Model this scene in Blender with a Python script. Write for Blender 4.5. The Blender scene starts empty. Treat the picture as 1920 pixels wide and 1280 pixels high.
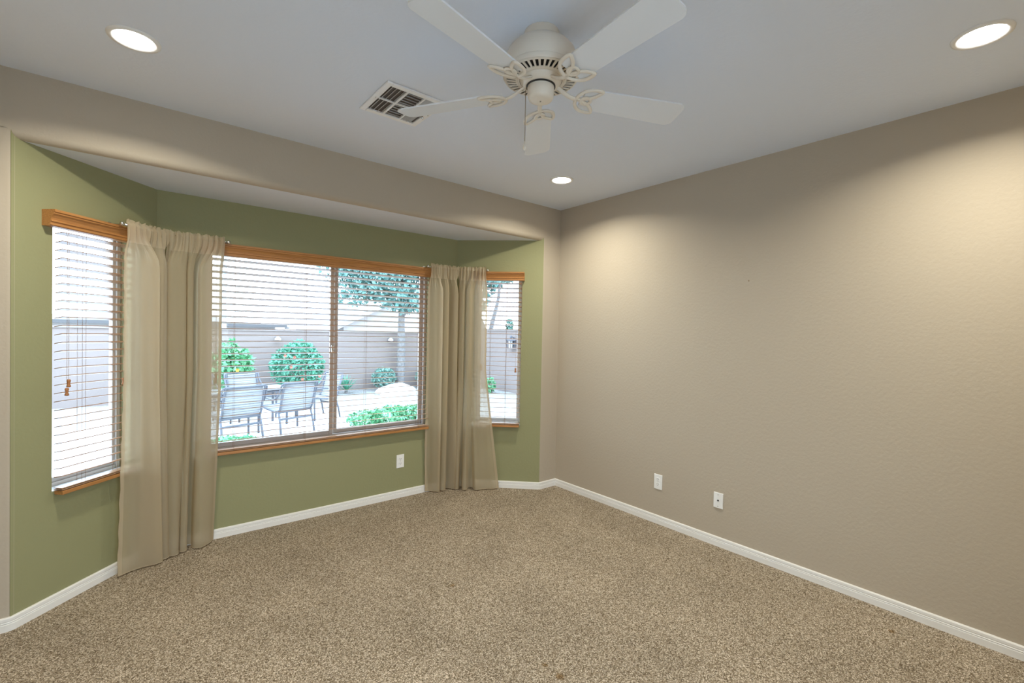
import bpy, bmesh, math, random
from mathutils import Vector, Matrix, Quaternion
PI = math.pi
scene = bpy.context.scene
COL = scene.collection

# ------------------------------------------------------------------ camera
cam_d = bpy.data.cameras.new('camera'); cam = bpy.data.objects.new('camera', cam_d); COL.objects.link(cam)
scene.camera = cam
cam_d.sensor_width = 36.0
cam_d.lens = 871.2 / 1920 * 36.0
cam_d.clip_start = 0.05; cam_d.clip_end = 300
YAW, PITCH, ROLL = math.radians(39.3258), math.radians(-0.9322), math.radians(1.1285)
fw = Vector((math.sin(YAW)*math.cos(PITCH), math.cos(YAW)*math.cos(PITCH), math.sin(PITCH)))
rt = Vector((math.cos(YAW), -math.sin(YAW), 0)); up = rt.cross(fw)
rt, up = math.cos(ROLL)*rt + math.sin(ROLL)*up, -math.sin(ROLL)*rt + math.cos(ROLL)*up
m = Matrix((rt, up, -fw)).transposed().to_4x4(); m.translation = Vector((-3.2961, -3.298, 1.5046))
cam.matrix_world = m

# ------------------------------------------------------------------ view, world
scene.view_settings.view_transform = 'Standard'
scene.view_settings.look = 'None'
scene.view_settings.exposure = 0.0
scene.view_settings.gamma = 1.0
scene.view_settings.use_curve_mapping = False
scene.cycles.use_denoising = True
scene.cycles.transparent_max_bounces = 24
scene.cycles.max_bounces = 10
scene.cycles.diffuse_bounces = 6
scene.cycles.sample_clamp_indirect = 8.0

SKY = 10.0
world = bpy.data.worlds.new('overcast_sky'); scene.world = world; world.use_nodes = True
wn = world.node_tree.nodes; wl = world.node_tree.links; wn.clear()
wo = wn.new('ShaderNodeOutputWorld'); wb = wn.new('ShaderNodeBackground'); wc = wn.new('ShaderNodeTexCoord')
ws = wn.new('ShaderNodeSeparateXYZ'); wr = wn.new('ShaderNodeValToRGB')
wl.new(wc.outputs['Generated'], ws.inputs[0]); wl.new(ws.outputs['Z'], wr.inputs[0])
wr.color_ramp.elements[0].position = 0.0; wr.color_ramp.elements[0].color = (0.72, 0.86, 1.0, 1)
wr.color_ramp.elements[1].position = 0.8; wr.color_ramp.elements[1].color = (0.52, 0.74, 1.0, 1)
wl.new(wr.outputs[0], wb.inputs[0]); wb.inputs[1].default_value = SKY; wl.new(wb.outputs[0], wo.inputs[0])

def portal(name, loc, direction, sx, sz):
    ld = bpy.data.lights.new(name, 'AREA'); ld.shape = 'RECTANGLE'; ld.size = sx; ld.size_y = sz
    ld.cycles.is_portal = True
    o = bpy.data.objects.new(name, ld); COL.objects.link(o); o.location = loc
    o.rotation_euler = Vector(direction).to_track_quat('-Z', 'Z').to_euler()

LAMP_W = 20.0
LAMP_COL = (1.0, 0.95, 0.80)

# ------------------------------------------------------------------ geometry helpers
class MB:
    def __init__(s): s.v = []; s.f = []; s.mi = []
    def add(s, verts, faces, mi=0):
        b = len(s.v); s.v += [tuple(v) for v in verts]
        for f in faces: s.f.append(tuple(i+b for i in f)); s.mi.append(mi)
    def box(s, x0, x1, y0, y1, z0, z1, mi=0):
        s.add([(x0,y0,z0),(x1,y0,z0),(x1,y1,z0),(x0,y1,z0),(x0,y0,z1),(x1,y0,z1),(x1,y1,z1),(x0,y1,z1)],
              [(0,3,2,1),(4,5,6,7),(0,1,5,4),(1,2,6,5),(2,3,7,6),(3,0,4,7)], mi)
    def quad(s, a, b, c, d, mi=0): s.add([a,b,c,d], [(0,1,2,3)], mi)
    def prism(s, prof, x0, x1, axis='x', mi=0):
        n = len(prof)
        def P(t, p):
            return (t, p[0], p[1]) if axis == 'x' else ((p[0], t, p[1]) if axis == 'y' else (p[0], p[1], t))
        vs = [P(x0, p) for p in prof] + [P(x1, p) for p in prof]
        fs = [tuple(range(n))[::-1], tuple(range(n, 2*n))] + [(i, (i+1) % n, (i+1) % n+n, i+n) for i in range(n)]
        s.add(vs, fs, mi)
    def lathe(s, prof, n=32, c=(0,0,0), mi=0, cap=True):
        vs = []; fs = []
        for r, z in prof:
            for k in range(n):
                a = 2*PI*k/n; vs.append((c[0]+r*math.cos(a), c[1]+r*math.sin(a), c[2]+z))
        for i in range(len(prof)-1):
            for k in range(n): fs.append((i*n+k, i*n+(k+1) % n, (i+1)*n+(k+1) % n, (i+1)*n+k))
        if cap:
            fs.append(tuple(range(n))[::-1]); fs.append(tuple((len(prof)-1)*n+k for k in range(n)))
        s.add(vs, fs, mi)
    def tube(s, pts, r, n=8, closed=False, flat=1.0, upv=None, mi=0):
        pts = [Vector(p) for p in pts]; N = len(pts); vs = []; fs = []
        prev = None
        for i, p in enumerate(pts):
            a = pts[(i-1) % N] if (closed or i > 0) else p; b = pts[(i+1) % N] if (closed or i < N-1) else p
            t = (b-a).normalized() if (b-a).length > 1e-9 else Vector((0,0,1))
            if upv is not None: w = Vector(upv)
            elif prev is None: w = Vector((0,0,1)) if abs(t.z) < .9 else Vector((1,0,0))
            else: w = prev
            w = (w - t*w.dot(t)).normalized(); prev = w; q = t.cross(w)
            rr = r[i] if isinstance(r, (list, tuple)) else r
            for k in range(n):
                an = 2*PI*(k+.5)/n; vs.append(p + q*(rr*math.cos(an)) + w*(rr*flat*math.sin(an)))
        M = N if closed else N-1
        for i in range(M):
            j = (i+1) % N
            for k in range(n): fs.append((i*n+k, i*n+(k+1) % n, j*n+(k+1) % n, j*n+k))
        if not closed: fs.append(tuple(range(n))[::-1]); fs.append(tuple((N-1)*n+k for k in range(n)))
        s.add(vs, fs, mi)
    def xf(s, M):
        s.v = [tuple(M @ Vector(v)) for v in s.v]; return s
    def build(s, name, mats, parent=None, smooth=False, bevel=0, seg=2, fixn=True, autos=None):
        me = bpy.data.meshes.new(name); me.from_pydata(s.v, [], s.f)
        if not isinstance(mats, (list, tuple)): mats = [mats]
        for mm in mats: me.materials.append(mm)
        for p, i in zip(me.polygons, s.mi): p.material_index = i
        if fixn:
            bm = bmesh.new(); bm.from_mesh(me); bmesh.ops.recalc_face_normals(bm, faces=bm.faces); bm.to_mesh(me); bm.free()
        if smooth or autos:
            for p in me.polygons: p.use_smooth = True
            if autos: me.set_sharp_from_angle(angle=math.radians(autos))
        o = bpy.data.objects.new(name, me); COL.objects.link(o)
        if parent: o.parent = parent
        if bevel:
            b = o.modifiers.new('bevel', 'BEVEL'); b.width = bevel; b.segments = seg; b.limit_method = 'ANGLE'
        return o

def tag(o, label, cat, group=None, kind=None):
    o['label'] = label; o['category'] = cat
    if group: o['group'] = group
    if kind: o['kind'] = kind
    return o
def thing(name, label, cat, loc=(0,0,0), rz=0, group=None):
    o = bpy.data.objects.new(name, None); COL.objects.link(o); o.location = loc; o.rotation_euler = (0,0,rz)
    o.empty_display_size = .1
    return tag(o, label, cat, group)
def struct(o): o['kind'] = 'structure'; return o
def copy_tree(o, parent=None):
    c = o.copy(); COL.objects.link(c)
    if parent: c.parent = parent
    for ch in list(o.children): copy_tree(ch, c)
    return c
def crom(P, n, closed=False):
    P = [Vector(p) for p in P]; N = len(P); out = []
    segs = N if closed else N-1
    for i in range(segs):
        g = (lambda k: P[k % N]) if closed else (lambda k: P[max(0, min(N-1, k))])
        a, b, c, d = g(i-1), g(i), g(i+1), g(i+2)
        for k in range(n):
            t = k/n
            out.append(.5*((2*b)+(c-a)*t+(2*a-5*b+4*c-d)*t*t+(3*b-a-3*c+d)*t**3))
    if not closed: out.append(P[-1])
    return out

# ------------------------------------------------------------------ materials
def mat(name, col, rough=.6, metal=0, spec=.4, bump=None, vary=None, emit=None):
    """bump=(scale, strength, distance); vary=(scale, colour2, detail)"""
    mm = bpy.data.materials.new(name); mm.use_nodes = True; nt = mm.node_tree; n = nt.nodes; l = nt.links
    b = n['Principled BSDF']; b.inputs['Base Color'].default_value = (*col, 1); b.inputs['Roughness'].default_value = rough
    b.inputs['Metallic'].default_value = metal; b.inputs['Specular IOR Level'].default_value = spec
    tc = n.new('ShaderNodeTexCoord')
    if vary:
        t = n.new('ShaderNodeTexNoise'); t.inputs['Scale'].default_value = vary[0]; t.inputs['Detail'].default_value = vary[2]
        r = n.new('ShaderNodeValToRGB'); r.color_ramp.elements[0].position = .35; r.color_ramp.elements[1].position = .65
        r.color_ramp.elements[0].color = (*col, 1); r.color_ramp.elements[1].color = (*vary[1], 1)
        l.new(tc.outputs['Object'], t.inputs[0]); l.new(t.outputs[0], r.inputs[0]); l.new(r.outputs[0], b.inputs['Base Color'])
    if bump:
        t = n.new('ShaderNodeTexNoise'); t.inputs['Scale'].default_value = bump[0]; t.inputs['Detail'].default_value = 3
        bp = n.new('ShaderNodeBump'); bp.inputs['Strength'].default_value = bump[1]; bp.inputs['Distance'].default_value = bump[2]
        l.new(tc.outputs['Object'], t.inputs[0]); l.new(t.outputs[0], bp.inputs['Height']); l.new(bp.outputs[0], b.inputs['Normal'])
    if emit:
        b.inputs['Emission Color'].default_value = (*emit[0], 1); b.inputs['Emission Strength'].default_value = emit[1]
    return mm

TAN = mat('tan_paint', (.455, .393, .310), .75, bump=(55, .24, .005))
GREEN = mat('sage_paint', (.285, .283, .150), .75, bump=(55, .24, .005))
CEIL = mat('ceiling_paint', (.71, .765, .865), .8, bump=(55, .2, .005))
WHITE = mat('white_trim', (.80, .79, .77), .4)
PLATE = mat('white_plastic', (.84, .84, .83), .35)
DARK = mat('dark_slot', (.02, .02, .02), .6)
FANW = mat('fan_enamel', (.72, .65, .55), .35)
FANB = mat('fan_blade', (.73, .745, .765), .4)
FANDK = mat('fan_shadow_gap', (.03, .028, .025), .6)
CHAIN = mat('antique_chain', (.25, .19, .12), .4, metal=.7)
FRAME = mat('window_bronze', (.42, .37, .33), .45)
FRAME_LIT = mat('window_frame_lit', (.62, .60, .58), .4)  # frame colour lightened for the daylight on the narrow windows
SILL = mat('sill_white', (.80, .80, .79), .5)
CORD = mat('blind_cord', (.28, .17, .10), .8)
TASSEL = mat('tassel_wood', (.38, .16, .06), .45)
STEEL = mat('nickel', (.62, .62, .60), .25, metal=1)
VENTW = mat('vent_white', (.80, .80, .80), .4)
VENTL = mat('vent_louver_shaded', (.52, .51, .50), .45)  # white vanes greyed: shade inside the vent put into the colour
VENTD = mat('duct_shade', (.12, .10, .085), .8)
BRONZE = mat('patio_frame', (.10, .10, .115), .5)

def wood(name, c1, c2, rough=.38):
    mm = bpy.data.materials.new(name); mm.use_nodes = True; n = mm.node_tree.nodes; l = mm.node_tree.links
    b = n['Principled BSDF']; b.inputs['Roughness'].default_value = rough
    tc = n.new('ShaderNodeTexCoord'); mp = n.new('ShaderNodeMapping'); mp.inputs['Scale'].default_value = (2.5, 60, 60)
    t = n.new('ShaderNodeTexNoise'); t.inputs['Scale'].default_value = 2.5; t.inputs['Detail'].default_value = 5
    r = n.new('ShaderNodeValToRGB'); r.color_ramp.elements[0].color = (*c1, 1); r.color_ramp.elements[1].color = (*c2, 1)
    r.color_ramp.elements[0].position = .3; r.color_ramp.elements[1].position = .7
    l.new(tc.outputs['Object'], mp.inputs[0]); l.new(mp.outputs[0], t.inputs[0]); l.new(t.outputs[0], r.inputs[0]); l.new(r.outputs[0], b.inputs['Base Color'])
    return mm
OAK = wood('honey_oak', (.34, .145, .042), (.50, .235, .075))
SLATW = wood('oak_slat', (.32, .18, .10), (.42, .25, .145), .28)

def carpet_mat():
    mm = bpy.data.materials.new('carpet'); mm.use_nodes = True; n = mm.node_tree.nodes; l = mm.node_tree.links
    b = n['Principled BSDF']; b.inputs['Roughness'].default_value = .95; b.inputs['Specular IOR Level'].default_value = .05
    tc = n.new('ShaderNodeTexCoord')
    t1 = n.new('ShaderNodeTexNoise'); t1.inputs['Scale'].default_value = 150; t1.inputs['Detail'].default_value = 3; t1.inputs['Roughness'].default_value = .65
    vo = n.new('ShaderNodeTexVoronoi'); vo.inputs['Scale'].default_value = 240; l.new(tc.outputs['Object'], vo.inputs['Vector'])
    sp = n.new('ShaderNodeSeparateColor'); l.new(vo.outputs['Color'], sp.inputs[0])
    gap = n.new('ShaderNodeMapRange'); l.new(vo.outputs['Distance'], gap.inputs[0]); gap.inputs[1].default_value = .25; gap.inputs[2].default_value = .85; gap.inputs[3].default_value = 1; gap.inputs[4].default_value = .45  # shade between tufts, darkened into the pile colour
    r = n.new('ShaderNodeValToRGB'); e = r.color_ramp.elements
    e[0].position = .0; e[0].color = (.13, .09, .050, 1); e[1].position = 1.0; e[1].color = (.78, .68, .54, 1)
    k = e.new(.30); k.color = (.29, .23, .155, 1); k = e.new(.68); k.color = (.47, .39, .285, 1)
    t2 = n.new('ShaderNodeTexNoise'); t2.inputs['Scale'].default_value = 2.2; t2.inputs['Detail'].default_value = 4
    r2 = n.new('ShaderNodeValToRGB'); r2.color_ramp.elements[0].position = .3; r2.color_ramp.elements[0].color = (.93, .93, .95, 1)
    r2.color_ramp.elements[1].position = .68; r2.color_ramp.elements[1].color = (1.14, 1.14, 1.17, 1)
    mx = n.new('ShaderNodeMix'); mx.data_type = 'RGBA'; mx.blend_type = 'MULTIPLY'; mx.inputs[0].default_value = 1
    for t in (t1, t2): l.new(tc.outputs['Object'], t.inputs[0])
    mg = n.new('ShaderNodeMix'); mg.data_type = 'RGBA'; mg.blend_type = 'MULTIPLY'; mg.inputs[0].default_value = 1
    l.new(sp.outputs[0], r.inputs[0]); l.new(r.outputs[0], mg.inputs[6]); l.new(gap.outputs[0], mg.inputs[7]); l.new(t2.outputs[0], r2.inputs[0])
    l.new(mg.outputs[2], mx.inputs[6]); l.new(r2.outputs[0], mx.inputs[7]); l.new(mx.outputs[2], b.inputs['Base Color'])
    # dents left by furniture feet: crushed, darker pile
    tot = None
    for px_, py_, rad in (((-1.809, -0.967, 0.016), (-1.830, -1.792, 0.016), (-1.828, -1.885, 0.022), (-0.233, -2.718, 0.018))):
        vm = n.new('ShaderNodeVectorMath'); vm.operation = 'DISTANCE'; l.new(tc.outputs['Object'], vm.inputs[0]); vm.inputs[1].default_value = (px_, py_, 0)
        ma = n.new('ShaderNodeMath'); ma.operation = 'MULTIPLY_ADD'; l.new(t1.outputs[0], ma.inputs[0]); ma.inputs[1].default_value = .05; l.new(vm.outputs['Value'], ma.inputs[2])
        mr = n.new('ShaderNodeMapRange'); l.new(ma.outputs[0], mr.inputs[0]); mr.inputs[1].default_value = rad*.6+.025; mr.inputs[2].default_value = rad+.025; mr.inputs[3].default_value = 1; mr.inputs[4].default_value = 0
        if tot is None: tot = mr.outputs[0]
        else:
            mm_ = n.new('ShaderNodeMath'); mm_.operation = 'MAXIMUM'; l.new(tot, mm_.inputs[0]); l.new(mr.outputs[0], mm_.inputs[1]); tot = mm_.outputs[0]
    dk = n.new('ShaderNodeMix'); dk.data_type = 'RGBA'; dk.blend_type = 'MULTIPLY'; l.new(tot, dk.inputs[0]); l.new(mx.outputs[2], dk.inputs[6]); dk.inputs[7].default_value = (.66, .54, .38, 1)
    l.new(dk.outputs[2], b.inputs['Base Color'])
    hs = n.new('ShaderNodeMath'); hs.operation = 'SUBTRACT'; l.new(t1.outputs[0], hs.inputs[0]); l.new(tot, hs.inputs[1])
    bp = n.new('ShaderNodeBump'); bp.inputs['Strength'].default_value = .35; bp.inputs['Distance'].default_value = .010
    l.new(hs.outputs[0], bp.inputs['Height']); l.new(bp.outputs[0], b.inputs['Normal'])
    return mm
CARPET = carpet_mat()

def glass_mat():
    mm = bpy.data.materials.new('window_glass'); mm.use_nodes = True; n = mm.node_tree.nodes; l = mm.node_tree.links; n.clear()
    o = n.new('ShaderNodeOutputMaterial'); t = n.new('ShaderNodeBsdfTransparent'); g = n.new('ShaderNodeBsdfGlossy'); g.inputs['Roughness'].default_value = .02
    t.inputs[0].default_value = (.95, .97, .97, 1)
    lw = n.new('ShaderNodeFresnel'); lw.inputs[0].default_value = 1.3; mx = n.new('ShaderNodeMixShader')
    l.new(lw.outputs[0], mx.inputs[0]); l.new(t.outputs[0], mx.inputs[1]); l.new(g.outputs[0], mx.inputs[2]); l.new(mx.outputs[0], o.inputs[0])
    return mm
GLASS = glass_mat()

def sheer_mat(name, col, transp):
    mm = bpy.data.materials.new(name); mm.use_nodes = True; n = mm.node_tree.nodes; l = mm.node_tree.links; n.clear()
    o = n.new('ShaderNodeOutputMaterial'); tr = n.new('ShaderNodeBsdfTransparent'); tr.inputs[0].default_value = (1, .97, .92, 1)
    d = n.new('ShaderNodeBsdfDiffuse'); d.inputs[0].default_value = (*col, 1)
    tl = n.new('ShaderNodeBsdfTranslucent'); tl.inputs[0].default_value = (*col, 1)
    m1 = n.new('ShaderNodeMixShader'); m1.inputs[0].default_value = .48; m2 = n.new('ShaderNodeMixShader')
    # denser where the weave is seen at a slant
    lw = n.new('ShaderNodeLayerWeight'); lw.inputs[0].default_value = .35
    mr = n.new('ShaderNodeMapRange'); mr.inputs[1].default_value = 0; mr.inputs[2].default_value = .8; mr.inputs[3].default_value = transp; mr.inputs[4].default_value = .04
    tc = n.new('ShaderNodeTexCoord'); mp = n.new('ShaderNodeMapping'); mp.inputs['Scale'].default_value = (300, 300, 40)
    nz = n.new('ShaderNodeTexNoise'); nz.inputs['Scale'].default_value = 1.0
    bp = n.new('ShaderNodeBump'); bp.inputs['Strength'].default_value = .08; bp.inputs['Distance'].default_value = .002
    l.new(tc.outputs['Object'], mp.inputs[0]); l.new(mp.outputs[0], nz.inputs[0]); l.new(nz.outputs[0], bp.inputs['Height'])
    l.new(bp.outputs[0], d.inputs['Normal'])
    l.new(lw.outputs['Facing'], mr.inputs[0])
    l.new(d.outputs[0], m1.inputs[1]); l.new(tl.outputs[0], m1.inputs[2])
    l.new(mr.outputs[0], m2.inputs[0]); l.new(m1.outputs[0], m2.inputs[1]); l.new(tr.outputs[0], m2.inputs[2]); l.new(m2.outputs[0], o.inputs[0])
    return mm
SHEER = sheer_mat('sheer_khaki', (.66, .565, .405), .30)
SHEER2 = sheer_mat('sheer_khaki_double', (.70, .60, .44), .16)

# ------------------------------------------------------------------ room shell
H = 2.74; S = 2.411; D = .586
XL, XR, XL2, XR2 = -3.751, -.219, -3.169, -.829
RX0, RY0 = -4.0, -3.67
T = .13
def poly_plane(name, pts, z, mat_, flip=False):
    b = MB(); b.add([(x, y, z) for x, y in pts], [tuple(range(len(pts)))]); o = b.build(name, mat_, fixn=False)
    if flip: o.data.flip_normals()
    return struct(o)
floor = poly_plane('floor', [(RX0,RY0),(0,RY0),(0,0),(XR,0),(XR2,D),(XL2,D),(XL,0),(RX0,0)], 0, CARPET)
b = MB(); b.box(RX0-.1, .1, RY0-.1, .02, H, H+.12); struct(b.build('ceiling', CEIL))
b = MB(); b.box(0, .12, RY0-.12, .12, -.25, H); struct(b.build('wall_right', TAN))
b = MB(); b.box(RX0-.12, RX0, RY0-.12, .12, -.25, H); struct(b.build('wall_left', TAN))

# front wall: header with bullnose, two stubs with bullnose jambs
R = .038; k = R*math.tan(math.radians(22.5))
b = MB()
arcH = [(R-R*math.sin(a), S+R-R*math.cos(a)) for a in [PI/2*(1-i/8) for i in range(9)]]   # y,z from the face under to the soffit
prof = [(0, H), (0, S+R)] + arcH[1:] + [(R+.0002, H)]
b.prism(prof, XL-k, XR+k)
def stub(xe, sgn):
    # sgn +1: stub runs from xe towards +x ; jamb bay wall leaves at 45 degrees
    out = []
    for i in range(9):
        a = math.radians(45)*i/8
        # start tangent on y=0 plane at xe+sgn*k, curving to the bay wall
        out.append((xe + sgn*k - sgn*R*math.sin(a), R - R*math.cos(a)))
    return out
L_arc = stub(XL, -1)   # mirrored: starts left of the jamb
R_arc = stub(XR, 1)
for arc, x_end in ((L_arc, RX0), (R_arc, 0.0)):
    pts = [(x_end, 0)] + arc
    pl = [(x, y) for x, y in pts] + [(arc[-1][0], .12), (x_end, .12)]
    b.prism(pl, 0, S+R+.002, axis='z')
b.box(RX0, XL-k, 0, .1, S+R, H); b.box(XR+k, 0, 0, .1, S+R, H)
o = b.build('wall_front', TAN, autos=35); struct(o)

b = MB(); b.add([(XL-.02,R,S),(XR+.02,R,S),(XR2+.1,D+.1,S),(XL2-.1,D+.1,S)], [(0,1,2,3)])
b.add([(XL-.4,0.05,S+.1),(XR+.4,0.05,S+.1),(XR+.3,D+.3,S+.1),(XL-.3,D+.3,S+.1)], [(0,1,2,3)])
struct(b.build('ceiling_bay', CEIL, fixn=False))

def bay_wall(name, P0, P1, s0, s1, z0, z1):
    P0 = Vector(P0); P1 = Vector(P1); L = (P1-P0).length; ang = math.atan2(P1.y-P0.y, P1.x-P0.x)
    b = MB(); zb, zt = -.25, S+.1
    for x0, x1, a0, a1 in ((0, s0, zb, zt), (s1, L, zb, zt), (s0, s1, zb, z0), (s0, s1, z1, zt)):
        b.box(x0, x1, 0, T, a0, a1)
    o = b.build(name, GREEN); o.location = (P0.x, P0.y, 0); o.rotation_euler = (0, 0, ang)
    # one continuous painted face (merge coincident verts)
    bm = bmesh.new(); bm.from_mesh(o.data); bmesh.ops.remove_doubles(bm, verts=bm.verts, dist=1e-4); bm.to_mesh(o.data); bm.free()
    return struct(o), ang, L
WZ0, WZ1 = .618, 2.088
BL = ((XL,0),(XL2,D)); BC = ((XL2,D),(XR2,D)); BR = ((XR2,D),(XR,0))
SL = (.187, .642); SC = (.272, 2.029); SR = (.20, .645)
_, aL, LL = bay_wall('wall_bay_left', *BL, *SL, WZ0, WZ1)
_, aC, LC = bay_wall('wall_bay_center', *BC, *SC, WZ0, WZ1)
_, aR, LR = bay_wall('wall_bay_right', *BR, *SR, WZ0, WZ1)

# back wall with an added, unseen window that lets in cool daylight
BW = (-3.5, -2.1, .05, 2.15)
b = MB()
for x0, x1, z0, z1 in ((RX0, BW[0], -.25, H), (BW[1], 0, -.25, H), (BW[0], BW[1], -.25, BW[2]), (BW[0], BW[1], BW[3], H)):
    b.box(x0, x1, RY0-.12, RY0, z0, z1)
struct(b.build('wall_back', TAN))

# baseboards
BH = .083; 
bprof = [(0, -.01), (.015, -.01), (.015, .034), (.0100, .0365), (.0100, .0405), (.014, .0425), (.0105, .0450), (.0125, .050), (.012, .062), (.009, .066), (0, .067)]
def baseboard(name, pts):
    """pts: plan polyline with the room on its right-hand side (profile goes that way)"""
    b = MB(); P = [Vector((x, y)) for x, y in pts]; n = len(bprof); vs = []; fs = []
    for i, p in enumerate(P):
        d1 = (P[i]-P[i-1]).normalized() if i > 0 else None; d2 = (P[i+1]-P[i]).normalized() if i < len(P)-1 else None
        d1 = d1 or d2; d2 = d2 or d1
        n1 = Vector((d1.y, -d1.x)); n2 = Vector((d2.y, -d2.x)); mdir = (n1+n2).normalized(); sc = 1/max(.2, mdir.dot(n1))
        for o_, z in bprof: q = p + mdir*(o_*sc); vs.append((q.x, q.y, z))
    for i in range(len(P)-1):
        for j in range(n-1): fs.append((i*n+j, i*n+j+1, (i+1)*n+j+1, (i+1)*n+j))
    b.add(vs, fs); return struct(b.build(name, WHITE))
baseboard('baseboard_right', [(0, 0), (0, RY0)])
baseboard('baseboard_left', [(RX0, RY0), (RX0, 0)])
baseboard('baseboard_bay', [(RX0, 0)] + L_arc + [(XL2, D), (XR2, D)] + R_arc[::-1] + [(0, 0)])

# ------------------------------------------------------------------ windows
def window(name, loc, ang, s0, s1, z0, z1, slider=False, yf=.07, dirn=1):
    w = bpy.data.objects.new(name, None); COL.objects.link(w); w.location = loc; w.rotation_euler = (0,0,ang); w['kind'] = 'structure'
    b = MB(); F = .026; y0, y1 = yf, yf+.055; FM = FRAME if slider else FRAME_LIT
    b.box(s0, s0+F, y0, y1, z0, z1); b.box(s1-F, s1, y0, y1, z0, z1)
    b.box(s0+F, s1-F, y0, y1, z0, z0+F); b.box(s0+F, s1-F, y0, y1, z1-F, z1)
    b.build('window_frame', FM, w, bevel=.003)
    def sash(x0, x1, ya, yb, nm):
        f = .032 if slider else .026; q = MB()
        q.box(x0, x0+f, ya, yb, z0+F, z1-F); q.box(x1-f, x1, ya, yb, z0+F, z1-F)
        q.box(x0+f, x1-f, ya, yb, z0+F, z0+F+f); q.box(x0+f, x1-f, ya, yb, z1-F-f, z1-F)
        so = q.build('sash', FM, w, bevel=.003)
        g = MB(); ym = (ya+yb)/2; g.quad((x0+f, ym, z0+F+f), (x1-f, ym, z0+F+f), (x1-f, ym, z1-F-f), (x0+f, ym, z1-F-f))
        g.build('pane', GLASS, so)
        return so
    if slider:
        xm = (s0+s1)/2 + .027*(z0 > .5)
        a = sash(s0+F*.5, xm-.004, y0+.004, y0+.024, 'a')
        sash(xm+.004, s1-F, y0+.030, y0+.050, 'b')
        q = MB(); q.box(xm-.030, xm-.012, y0-.012, y0+.004, z0+.70, z0+.765); q.box(xm-.030, xm-.010, y0-.02, y0-.008, z0+.705, z0+.725)
        q.build('latch', STEEL, a, bevel=.003)
    else:
        sash(s0+F*.6, s1-F*.6, y0+.012, y0+.036, 'a')
    q = MB(); q.box(s0+.001, s1-.001, .001, yf, z0, z0+.006); q.build('window_sill', SILL, w)
    return w
window('window_1', (XL, 0, 0), aL, *SL, WZ0, WZ1)
window('window_2', (XL2, D, 0), aC, *SC, WZ0, WZ1, slider=True, yf=.03)
window('window_3', (XR2, D, 0), aR, *SR, WZ0, WZ1)
window('added_window_back', (BW[1], RY0, 0), PI, 0, BW[1]-BW[0], BW[2], BW[3], slider=True)  # added window, unseen, brings cool daylight to ceiling and right wall
def wpos(P0, ang, s, y, z): return (P0[0]+math.cos(ang)*s-math.sin(ang)*y, P0[1]+math.sin(ang)*s+math.cos(ang)*y, z)
for i, (P0, ang, ss, zz) in enumerate((((XL,0),aL,SL,(WZ0,WZ1)), ((XL2,D),aC,SC,(WZ0,WZ1)), ((XR2,D),aR,SR,(WZ0,WZ1)), ((BW[1],RY0),PI,(0,BW[1]-BW[0]),(BW[2],BW[3])))):
    portal('daylight_portal', wpos(P0, ang, (ss[0]+ss[1])/2, .128, (zz[0]+zz[1])/2), (math.sin(ang), -math.cos(ang), 0), ss[1]-ss[0], zz[1]-zz[0])

# ------------------------------------------------------------------ blinds
def blind(label, loc, ang, s0, s1, v0, v1, ladders, pulls, tilt):
    t = thing('window_blind', label, 'blind', loc, ang, 'wood blinds on the bay windows')
    pf = [(0, 2.016), (-.046, 2.016), (-.050, 2.020), (-.050, 2.034), (-.056, 2.038), (-.056, 2.044), (-.052, 2.047), (-.055, 2.056), (-.062, 2.068), (-.070, 2.076), (-.070, 2.082), (-.076, 2.086), (-.076, 2.098), (0, 2.098)]
    b = MB(); b.prism(pf, v0, v1); b.build('valance', OAK, t)
    # slats : 50 mm wide, tipped a little, front edge up
    b = MB(); z = 1.988; tl = math.radians(10); yc = -.033; hw = .025
    zs = []
    while z > .665: zs.append(z); z -= .0444
    zs += [.640, .633]
    for i, z in enumerate(zs):
        a = tl if i < len(zs)-2 else 0
        c, s_ = math.cos(a), math.sin(a); th = .0042
        rng = random.Random(i); dz = rng.uniform(-.001, .001)
        pr = []
        for (u_, w_) in ((-hw, -th/2), (-hw+.002, th/2), (hw-.002, th/2), (hw, -th/2)):
            pr.append((yc + u_*c + w_*s_, z + dz - u_*s_ + w_*c))
        b.prism(pr, s0, s1)
    b.build('slat_panel', SLATW, t)
    b = MB(); b.box(s0+.003, s1-.003, -.060, -.008, .604, .625); b.build('bottom_rail', OAK, t, bevel=.003)
    for x in ladders:
        b = MB()
        for y in (-.0590, -.0075): b.tube([(x, y, .625), (x, y, 1.998)], .0008, 5)
        b.tube([(x+.004, -.033, .625), (x+.004, -.033, 1.998)], .0008, 5)
        b.build('ladder_cord', CORD, t)
    def hang(nm, x, z):
        b = MB(); b.tube([(x, -.060, 2.0), (x, -.068, 1.97), (x, -.068, z+.03)], .0009, 5); c = b.build(nm, CORD, t)
        b = MB(); b.lathe([(.005, .0), (.0095, .002), (.0095, .006), (.0065, .016), (.0062, .022), (.009, .034), (.008, .040), (.004, .042)], 14, (x, -.068, z-.01))
        b.build('tassel', TASSEL, c, smooth=True)
    for x, z in pulls: hang('pull_cord', x, z)
    for x, z in tilt: hang('tilt_cord', x, z)
    return t
blind('oak slatted blind on the narrow left bay window, two wooden tassels hanging in front', (XL,0,0), aL, SL[0]+.002, SL[1]-.002, .135, .69, (.31, .52), ((.212, 1.185), (.203, 1.140)), ((.527, 1.165),))
blind('wide oak slatted blind across the large middle bay window', (XL2,D,0), aC, SC[0]+.002, SC[1]-.002, .24, 2.035, (.445, .93, 1.415, 1.915), ((.332, 1.155), (.328, 1.125)), ())
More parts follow.
